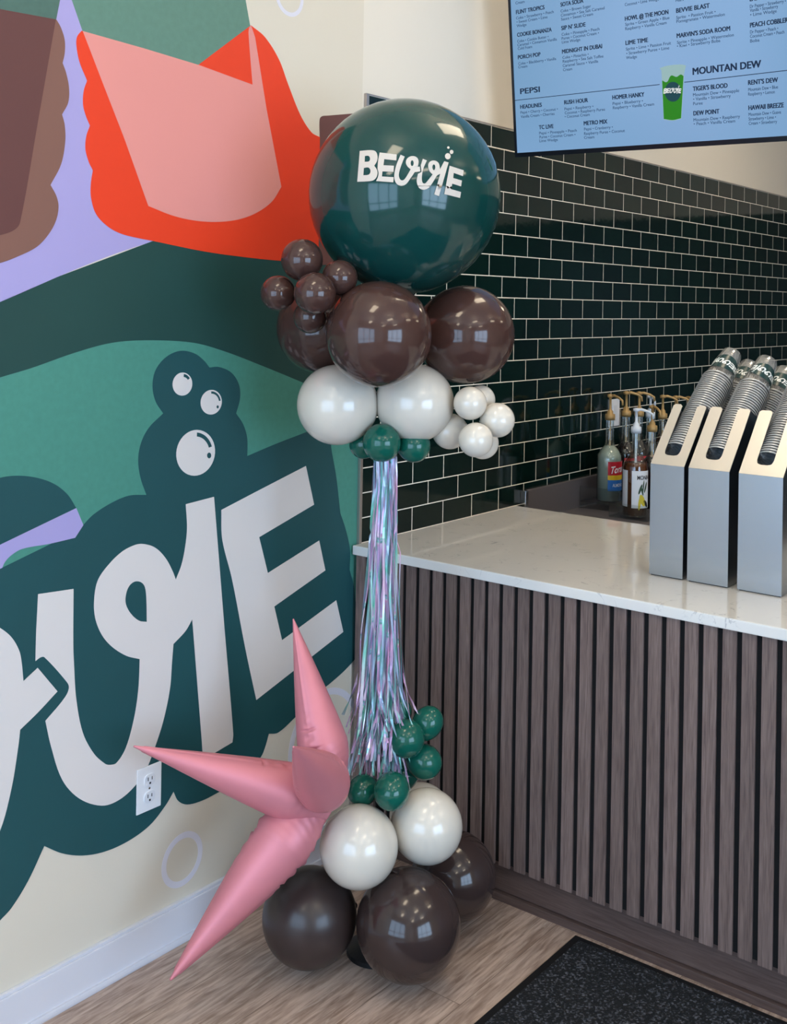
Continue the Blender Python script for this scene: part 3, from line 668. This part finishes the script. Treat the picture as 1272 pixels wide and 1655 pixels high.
for z, rows in ((Za, (
  ('Cream', 75, 40, 155, 28), ('FLINT TROPICS', 80, 127, 333, 90, 1), ('Coke * Strawberry * Peach', 80, 175, 415, 128), ('* Sweet Cream * Lime', 85, 210, 360, 172), ('Wedge', 85, 245, 172, 233),
  ('COOKIE BONANZA', 90, 330, 397, 287, 1), ('Coke * Cookie Butter *', 90, 382, 370, 345), ('Caramel * Cinnamon Vanilla', 92, 415, 443, 367), ('Cold Foam', 95, 447, 222, 430),
  ('PORCH POP', 97, 530, 297, 503, 1), ('Coke * Blackberry * Vanilla', 100, 582, 437, 540), ('Cream', 100, 612, 180, 603),
  ('SOTA SODA', 478, 60, 680, 33, 1), ('Coke * Brown Sugar', 478, 113, 748, 75), ('Cinnamon * Sea Salt Caramel', 480, 150, 870, 95), ('Sauce * Sweet Cream', 482, 185, 767, 145),
  ("SIP N' SLIDE", 485, 270, 700, 243, 1), ('Coke * Pineapple * Peach', 487, 322, 825, 280), ('Puree * Coconut Cream *', 487, 357, 820, 313), ('Lime Wedge', 490, 390, 653, 370),
  ('MIDNIGHT IN DUBAI', 492, 480, 848, 433, 1), ('Coke * Pistachio *', 495, 528, 728, 500), ('Raspberry * Sea Salt Toffee', 497, 562, 860, 520), ('Caramel Sauce * Vanilla', 497, 600, 813, 565), ('Cream', 500, 637, 580, 627))),
 (Zc, (
  ('Coconut * Lime Wedge', 535, 28, 690, 5), ('HOWL @ THE MOON', 536, 95, 733, 68, 1), ('Sprite * Green Apple * Blue', 537, 118, 738, 90), ('Raspberry * Vanilla Cream', 537, 138, 725, 113),
  ('LIME TIME', 539, 205, 640, 192, 1), ('Sprite * Lime * Passion Fruit', 540, 230, 745, 203), ('* Strawberry Puree * Lime', 542, 250, 737, 225), ('Wedge', 541, 270, 590, 263),
  ('HEADLINES', 60, 495, 157, 485, 1), ('Pepsi * Cherry * Coconut *', 61, 518, 230, 498), ('Vanilla Cream * Cherries', 62, 537, 215, 520),
  ('RUSH HOUR', 260, 475, 367, 463, 1), ('Pepsi * Raspberry *', 261, 502, 392, 488), ('Coconut * Raspberry Puree', 262, 520, 445, 500), ('* Coconut Cream', 262, 537, 375, 525),
  ('HOMER HANKY', 479, 453, 623, 437, 1), ('Pepsi * Blueberry *', 480, 478, 617, 464), ('Raspberry * Vanilla Cream', 481, 497, 668, 478),
  ('TC LIVE', 145, 588, 210, 580, 1), ('Pepsi * Pineapple * Peach', 146, 612, 316, 595), ('Puree * Coconut Cream *', 147, 630, 310, 613), ('Lime Wedge', 147, 647, 230, 638),
  ('METRO MIX', 349, 570, 455, 560, 1), ('Pepsi * Cranberry *', 350, 594, 480, 582), ('Raspberry Puree * Coconut', 350, 614, 535, 596), ('Cream', 350, 632, 396, 627))),
 (Zb, (
  ('Pears * Boba', 243, 18, 420, -8), ('BEVVIE BLAST', 248, 120, 556, 78, 1), ('Sprite  * Passion Fruit *', 248, 178, 612, 125), ('Pomegranate * Watermelon', 250, 214, 697, 152),
  ("MARVIN'S SODA ROOM", 253, 352, 746, 288, 1), ('Sprite * Pineapple * Watermelon', 255, 408, 780, 338), ('* Kiwi * Strawberry Boba', 255, 442, 655, 393),
  ('LAST CALL', 930, 12, None, None, 1), ('Dr Pepper * Strawberry *', 930, 75), ('Vanilla * Strawberry', 930, 112), ('* Lime Wedge', 933, 152, 1178, 122),
  ('PEACH COBBLER', 932, 255, None, None, 1), ('Dr Pepper * Peach *', 932, 312), ('Coconut Cream * Peach', 932, 352), ('Boba', 933, 395, 1018, 385),
  ("TIGER'S BLOOD", 403, 843, 722, 810, 1), ('Mountain Dew * Pineapple', 403, 893, 830, 852), ('* Vanilla * Strawberry', 405, 933, 752, 897), ('Puree', 405, 975, 492, 965),
  ('DEW POINT', 408, 1070, 645, 1045, 1), ('Mountain Dew * Raspberry', 408, 1125, 838, 1085), ('* Peach * Vanilla Cream', 410, 1162, 793, 1124),
  ("RENT'S DEW", 915, 787, 1188, 757, 1), ('Mountain Dew * Blue', 915, 845), ('Raspberry * Lemon', 915, 887),
  ('HAWAII BREEZE', 918, 1020, None, None, 1), ('Mountain Dew * Guava', 918, 1075), ('Strawberry * Lime *', 918, 1117), ('Cream * Strawberry', 920, 1158)))):
    for rw in rows:
        T(z, rw[0].replace('*', D), *(rw[1:5] if len(rw) > 4 else rw[1:3]), head=len(rw) > 5)
T(Zb, 'MOUNTAN DEW', 402, 693, 1032, 620, True, .0215); T(Zc, 'PEPSI', 60, 428, 148, 418, True, .0195)
ln = bmesh.new()
for x0, y0, x1, y1 in ((30, 457.5, 693, 384.5), (805, 374.5, 1420, 303)):
    p, q = Zc(x0, y0), Zc(x1, y1); e = Vector((0, .0011)); ln.faces.new([ln.verts.new(S(v.x, v.y, .0005)) for v in (p-e, q-e, q+e, p+e)])
relparent(obj('divider_lines', ln, M['ink']), screen)
def on_screen(name, m, loops, c, parent=None):
    me = flat(loops)
    for v in me.vertices: v.co = S(v.co.x, v.co.y, c)
    return relparent(link(name, me, M[m]), screen)
zb = lambda lp: [Zb(p[0], p[1]) for p in lp]
pic = on_screen('cup_picture', 'ice', [zb(outline('92,632! 150,612 230,600 300,598 337,606! 330,640! 320,680! 295,1100! 215,1118 130,1108! 112,690! 108,650!'))], .0005)
pic['label'] = 'picture of a clear cup of bright green drink'
on_screen('drink_fill', 'drink', [zb(outline('117,745! 160,760 200,700 250,712 290,690 315,705! 292,1095! 215,1112 132,1102!'))], .0008)
on_screen('badge', 'disc', [zb(ellipse(217, 850, 76, 92))], .0011)
bm = bmesh.new()
for lp in LOGO:
    merge(bm, flat(lp), lambda p: S(*Zb(130+(p.x-105)*.160, 838+(p.y-345)*.155-(p.x-620)*.030), .0014))
relparent(obj('badge_lettering', bm, M['mark']), screen)

# ------------------------------------------------------------------ cup dispensers and cups
XF, ZV, XT, ZT = .236, 1.24, .385, 1.398
SD = Vector((XT-XF, 0, ZT-ZV)); SLEN = SD.length; SD.normalize(); SN = Vector((-SD.z, 0, SD.x))      # along the slope, out of it
def dispenser(y0, y1, label):
    t = thing('cup_dispenser', label, 'cup dispenser', ((XF+.6)/2, (y0+y1)/2, CT), 'steel cup dispensers on the countertop'); w = y0-y1; ym = (y0+y1)/2
    relparent(obj('front_panel', box(XF, XF+.002, y1, y0, CT+.003, ZV), M['steel']), t)
    relparent(obj('base_foot', box(XF+.004, .596, y1+.004, y0-.004, CT, CT+.003), M['black']), t)
    sw = .0225
    lp = outline(f'{-w/2},0! {w/2},0! {w/2},{SLEN-.006} {w/2-.006},{SLEN}! {sw+.006},{SLEN}! {sw},{SLEN-.006}! {sw},.05! {sw-.004},.038 {sw-.014},.034! {-sw+.014},.034! {-sw+.004},.038 {-sw},.05! {-sw},{SLEN-.006}! {-sw-.006},{SLEN}! {-w/2+.006},{SLEN}! {-w/2},{SLEN-.006}!', 3)
    me = flat([lp], .002)
    for v in me.vertices: v.co = Vector((XF, ym, ZV))+Vector((0, -1, 0))*v.co.x+SD*v.co.y+SN*v.co.z
    relparent(link('slotted_face', me, M['steel_lit']), t)
    for s, yy in ((0, y0), (1, y1)):
        P = [(XF+.002, CT+.003), (XF+.002, ZV), (XT, ZT-.002), (XT+.02, ZT-.012), (.60, 1.30), (.60, CT+.003)]
        me = flat([P], .0018); dy = -.0011 if s == 0 else .0011
        for v in me.vertices: v.co = Vector((v.co.x, yy+dy+v.co.z, v.co.y))
        relparent(link('side_panel', me, M['steel']), t)
    relparent(obj('back_panel', box(.598, .60, y1+.002, y0-.002, CT+.003, 1.30), M['steel']), t)
    # sloped chute floors under the two cup columns
    for x_, z_, L_ in ((.252, 1.150, .20), (.42, 1.135, .20)):
        Q = Matrix.Translation((x_, ym, z_)) @ Matrix.Rotation(-math.radians(36.5), 4, 'Y')
        relparent(obj('chute', box(0, L_, -(w/2-.004), w/2-.004, -.001, .001, M=Q), M['steeldark']), t)
    return ym
YS = [dispenser(-.863, -.962, 'steel cup dispenser nearest the syrup bottles, with its cup slot filled'),
      dispenser(-.975, -1.090, 'steel cup dispenser in the middle of the three on the countertop'),
      dispenser(-1.116, -1.234, 'steel cup dispenser furthest from the syrup bottles')]
CA = math.radians(36.5); CD = Vector((math.cos(CA), 0, math.sin(CA)))
M['cup'] = clear('clear_cup_plastic', (.985, .99, .995, 1), .05, .06, .85, .12)
M['cup_rim'] = clear('cup_rim_plastic', (.96, .98, 1, 1), .2, .12, .9, .30)
M['band'] = mat('dark_green_cup_print', '12383a', .25); M['cupmark'] = mat('white_cup_print', 'e6ecec', .3)
CH, RB, RR = .140, .0305, .0470
CUPP = [(0, .004), (RB-.004, .004), (RB-.003, 0), (RB, .003), (RB+(RR-.003-RB)*.5, (CH-.007)*.5), (RR-.003, CH-.007), (RR, CH-.006), (RR+.0012, CH-.003), (RR, CH)]
cup_me = None
def cup(p, d, label, group):
    """p: middle of the closed end, which sits uppermost; d: direction from rim to closed end"""
    global cup_me
    if cup_me is None:
        bm = lathe(CUPP, 40); cup_me = bpy.data.meshes.new('clear_cup'); bm.to_mesh(cup_me); bm.free(); cup_me.materials.append(M['cup']); cup_me.materials.append(M['cup_rim'])
        for f in cup_me.polygons:
            f.use_smooth = True
            if f.center.z > CH-.0075: f.material_index = 1
    o = bpy.data.objects.new('clear_cup', cup_me); COL.objects.link(o); o.matrix_world = frame(p, -Vector(d)); return tag(o, label, 'cup', group)
def crad(h): return RB+(RR-.003-RB)*(h/(CH-.007))
band_me = mark_me = None
def printed(o, turn):
    """dark printed patch with the shop's word, wrapped round a cup (upside down, as the cup stands on its rim)"""
    global band_me, mark_me
    if band_me is None:
        def wrap(me, lift, fx):
            for v in me.vertices:
                a, h = fx(v.co); r = crad(h)+lift; v.co = Vector((r*math.cos(a), r*math.sin(a), h))
            for f in me.polygons: f.use_smooth = True
        band_me = fine(flat([ellipse(0, .078, 1.45, .034, 40)]), .16); wrap(band_me, .0005, lambda c: (c.x, c.y)); band_me.materials.append(M['band'])
        bm = bmesh.new()
        for lp in LOGO: merge(bm, fine(flat(lp), 70), lambda p: Vector(((p.x-625)/1043*2.7, (.080-(p.y-345)/1043*.084), 0)))
        mark_me = bpy.data.meshes.new('cup_lettering'); bm.to_mesh(mark_me); bm.free(); wrap(mark_me, .0009, lambda c: (c.x, c.y)); mark_me.materials.append(M['cupmark'])
    v = o.matrix_world.inverted() @ Vector((-2.7, -2.2, 1.7)); turn += math.atan2(v.y, v.x)
    for n, me in (('printed_patch', band_me), ('lettering', mark_me)):
        c = bpy.data.objects.new(n, me); COL.objects.link(c); c.parent = o; c.rotation_euler = (0, 0, turn)
def stack(top, n, where, pitch=.0098, turn=2.2):
    g = 'nested clear cups '+where
    for k in range(n):
        o = cup(top-CD*(pitch*k+(.0 if k == 0 else .002)), CD, ('clear cup with dark printed patch, uppermost '+where) if k == 0 else 'nested clear cup of the stack '+where, g)
        if k == 0: printed(o, turn)
WH = ['in the dispenser nearest the bottles', 'in the middle dispenser', 'in the furthest dispenser']
for i, (ym, tx) in enumerate(zip(YS, (.688, .664, .664))):
    stack(Vector((tx, ym, 1.432+(tx-.547)*math.tan(CA))), (34, 31, 31)[i], WH[i], turn=(.15, -.35, -.2)[i])
for i, tx in ((0, .83), (1, .812)):
    stack(Vector((tx, YS[i]-.004, 1.432-.155+(tx-.547)*math.tan(CA)+.01)), 14, 'behind the cups '+WH[i], turn=.1)

# ------------------------------------------------------------------ syrup bottles
M['glass'] = clear('clear_glass', (.86, .90, .88, 1), .06, .03, .6)
M['liq_clear'] = mat('cloudy_pale_syrup', 'c6d0c2', .12, alpha=.9); M['liq_dark'] = mat('dark_red_syrup', '1a0d10', .08); M['liq_amber'] = mat('amber_syrup', '7a3f1c', .06, alpha=.85)
M['red'] = mat('red_label', 'b5202f', .4); M['blue'] = mat('blue_label', '2a6cb8', .4); M['yellow'] = mat('yellow_label_band', 'e2bd2c', .4); M['lwhite'] = mat('white_label', 'e4e8ee', .4); M['navy'] = mat('navy_label', '14305e', .4)
M['leaf'] = mat('green_leaf_print', '2c4a34', .5); M['lemon'] = mat('yellow_fruit_print', 'd3c23c', .5); M['lblack'] = mat('black_label_print', '16181c', .5)
def cyl_patch(name, m, r, a0, a1, z0, z1, parent, lift=0):
    bm = bmesh.new(); n = max(2, int((a1-a0)/.12)); pv = None
    for i in range(n+1):
        a = a0+(a1-a0)*i/n; c = [bm.verts.new(((r+lift)*math.cos(a), (r+lift)*math.sin(a), z)) for z in (z0, z1)]
        if pv: bm.faces.new((pv[0], c[0], c[1], pv[1]))
        pv = c
    o = obj(name, bm, m, parent, True); return o
def cyl_text(name, s, m, r, a_mid, z, size, parent, lift, bold=.02, shear=0, width=None, slope=0):
    me = fine(text_mesh(s, bold, shear), .25); xs = [v.co.x for v in me.vertices]; x0, x1 = min(xs), max(xs); k = size/.73; kx = width/(x1-x0) if width else k
    for v in me.vertices:
        u = (v.co.x-(x0+x1)/2)*kx; a = a_mid+u/r; v.co = Vector(((r+lift)*math.cos(a), (r+lift)*math.sin(a), z+v.co.y*k+slope*u))
    return link(name, me, m, parent)
VIEW = math.atan2(-FW.y, -FW.x)             # side of a bottle that faces the door
def bottle(pos, Hb, r, liquid, cap, kind, label, lever=0.0, tall=.075, label_turn=.35, front=True):
    t = thing('syrup_bottle', label, 'syrup bottle', tuple(pos), 'syrup bottles with pumps')
    nk = .0155
    if kind == 'round':
        prof = [(0, .002), (r*.8, 0), (r, .006), (r, Hb*.50), (r*.985, Hb*.545), (r*.78, Hb*.60), (nk*1.35, Hb*.66), (nk*1.1, Hb*.75), (nk, Hb*.90), (nk, Hb)]
    else:
        prof = [(0, .002), (r*.85, 0), (r, .006), (r, Hb*.57), (r*.93, Hb*.62), (r*.6, Hb*.69), (nk*1.25, Hb*.75), (nk, Hb*.83), (nk, Hb)]
    obj('glass_body', lathe(prof, 36), M['glass'], t, True)
    fill = [(a*.93, max(z, .004)) for a, z in prof if z <= Hb*.66]; fill.append((0, fill[-1][1]))
    obj('syrup', lathe(fill, 32), M[liquid], t, True)
    rl = r+.0006; A = VIEW+label_turn
    if kind == 'round':
        lb = cyl_patch('label', M['blue'], rl, A-1.0, A+1.0, Hb*.14, Hb*.27, t)
        cyl_patch('label_band', M['yellow'], rl, A-1.0, A+1.0, Hb*.27, Hb*.325, lb); cyl_patch('label_top', M['red'], rl, A-1.0, A+1.0, Hb*.325, Hb*.485, lb)
        cyl_patch('back_label', M['navy'], rl, A+1.6, A+2.9, Hb*.14, Hb*.46, t)
        if front:
            cyl_text('label_script', 'Torani', M['lwhite'], rl, A, Hb*.36, Hb*.085, lb, .0006, .015, .35, r*1.5, .12)
            cyl_text('label_text', front, M['lwhite'], rl, A-.1, Hb*.19, Hb*.04, lb, .0006, .01, 0, r*1.05)
    else:
        lb = cyl_patch('label', M['lwhite'], rl, A-.95, A+.75, Hb*.11, Hb*.54, t); cyl_patch('back_label', M['lwhite'], rl, A-2.2, A-1.3, Hb*.12, Hb*.54, t)
        cyl_text('label_text', 'MONIN', M['lblack'], rl, A+.05, Hb*.44, Hb*.05, lb, .0006, .02, 0, r*1.15)
        for (u, v, ln_, an, w, m) in ((-.25, .33, .16, 40, .045, 'leaf'), (.0, .35, .17, 70, .04, 'leaf'), (.25, .35, .16, 45, .045, 'leaf'), (-.1, .31, .13, 130, .04, 'leaf'), (-.05, .20, .22, -25, .09, 'lemon'), (-.3, .17, .16, 250, .07, 'lemon'), (.3, .16, .2, -20, .05, 'lblack')):
            me = flat([ellipse(0, 0, ln_*.85, w*.95, 20, math.radians(an))])
            me = fine(me, .04)
            for q in me.vertices:
                a = A+u+q.co.x*1.6; q.co = Vector(((rl+.0006)*math.cos(a), (rl+.0006)*math.sin(a), Hb*(v+q.co.y*.62)))
            link('label_picture', me, M[m], lb)
    pm = M[cap]; z = Hb
    p = obj('pump', lathe([(0, z), (nk+.004, z-.012), (nk+.005, z), (nk+.004, z+.012), (nk*.8, z+.014), (nk*.75, z+.024), (.009, z+.026), (.0055, z+.032), (.005, z+tall), (.012, z+tall+.002), (.013, z+tall+.012), (.004, z+tall+.015), (0, z+tall+.015)], 24), pm, t, True)
    bm = bmesh.new(); dx, dy = math.cos(lever), math.sin(lever); zt = z+tall+.008
    tube(bm, [(0, 0, zt), (dx*.02, dy*.02, zt+.001), (dx*.045, dy*.045, zt-.006), (dx*.062, dy*.062, zt-.016), (dx*.064, dy*.064, zt-.034)], [.006, .0058, .005, .0045, .004])
    obj('spout', bm, pm, p, True)
    obj('dip_tube', lathe([(.0045, .02), (.0045, Hb-.005)], 10), M['pale'] if cap == 'pale' else pm, t, True)
    return t
RZ = math.atan2(RT.y, RT.x)                 # spouts turned along the counter
def place(px, py, Z):
    return at(px, py, Z)
bot = [((984, 805, 4.52), .327, .0500, 'liq_clear', 'gold', 'round', 'pale syrup bottle with red and blue label at the end of the clear rack', RZ-.9, 'ALMOND'),
       ((1010, 800, 4.62), .335, .0480, 'liq_dark', 'gold', 'round', 'dark syrup bottle with red label, second from the end of the clear rack', RZ, 'BLUE'),
       ((1031, 797, 4.72), .335, .0480, 'liq_dark', 'gold', 'round', 'dark syrup bottle with gold pump, behind the amber one', RZ, 'CHERRY'),
       ((1049, 797, 4.80), .335, .0480, 'liq_dark', 'pale', 'round', 'dark syrup bottle with tall white pump, behind the amber one', RZ-1.5, 'GRAPE'),
       ((1026, 832, 4.33), .328, .0475, 'liq_amber', 'pale', 'square', 'amber syrup bottle with white fruit label and white pump, nearest the countertop', RZ-.25, ''),
       ((1052, 826, 4.42), .325, .0480, 'liq_dark', 'gold', 'round', 'dark syrup bottle with short gold pump beside the first cup dispenser', RZ-1.3, 'MANGO'),
       ((1069, 797, 4.88), .335, .0480, 'liq_amber', 'gold', 'square', 'syrup bottle with gold pump mostly behind the first cup dispenser', RZ, ''),
       ((1090, 795, 4.98), .335, .0480, 'liq_dark', 'gold', 'round', 'syrup bottle hidden behind the cup stack, its gold spout just showing', RZ, ''),
       ((1110, 793, 5.08), .335, .0480, 'liq_dark', 'gold', 'round', 'syrup bottle hidden by the cups with only its gold pump head showing', RZ-1.5, '')]
for q, Hb, r, lq, cp, kd, lb, lv, fr in bot:
    p = at(*q); zz = .8725 if q[1] > 820 else .895; Hb += p.z-zz; p.z = zz; bottle(p, Hb, r, lq, cp, kd, lb, lv, .078 if cp == 'gold' else .07, .7 if kd == 'round' else .45, fr)
# clear acrylic bottle rack
M['acrylic'] = clear('clear_acrylic', (.93, .95, .95, 1), .05, .03, .6)
def rack(x0, x1, y0, y1, z0, zt, label):
    t = thing('bottle_rack', label, 'bottle rack', ((x0+x1)/2, (y0+y1)/2, .867), 'clear bottle racks')
    relparent(obj('shelf', box(x0, x1, y0, y1, z0-.004, z0), M['acrylic']), t)
    relparent(obj('front_lip', box(x0, x1, y0-.0035, y0, .8672, zt), M['acrylic']), t)
    relparent(obj('end_panel', box(x0-.0035, x0, y0, y1, .8672, zt+.01), M['acrylic']), t)
rack(1.345, 2.30, -.20, -.034, .895, .945, 'clear plastic rack holding the syrup bottles along the backsplash')
rack(1.245, 2.00, -.37, -.215, .8725, .915, 'clear plastic rack in front holding the amber syrup bottle')
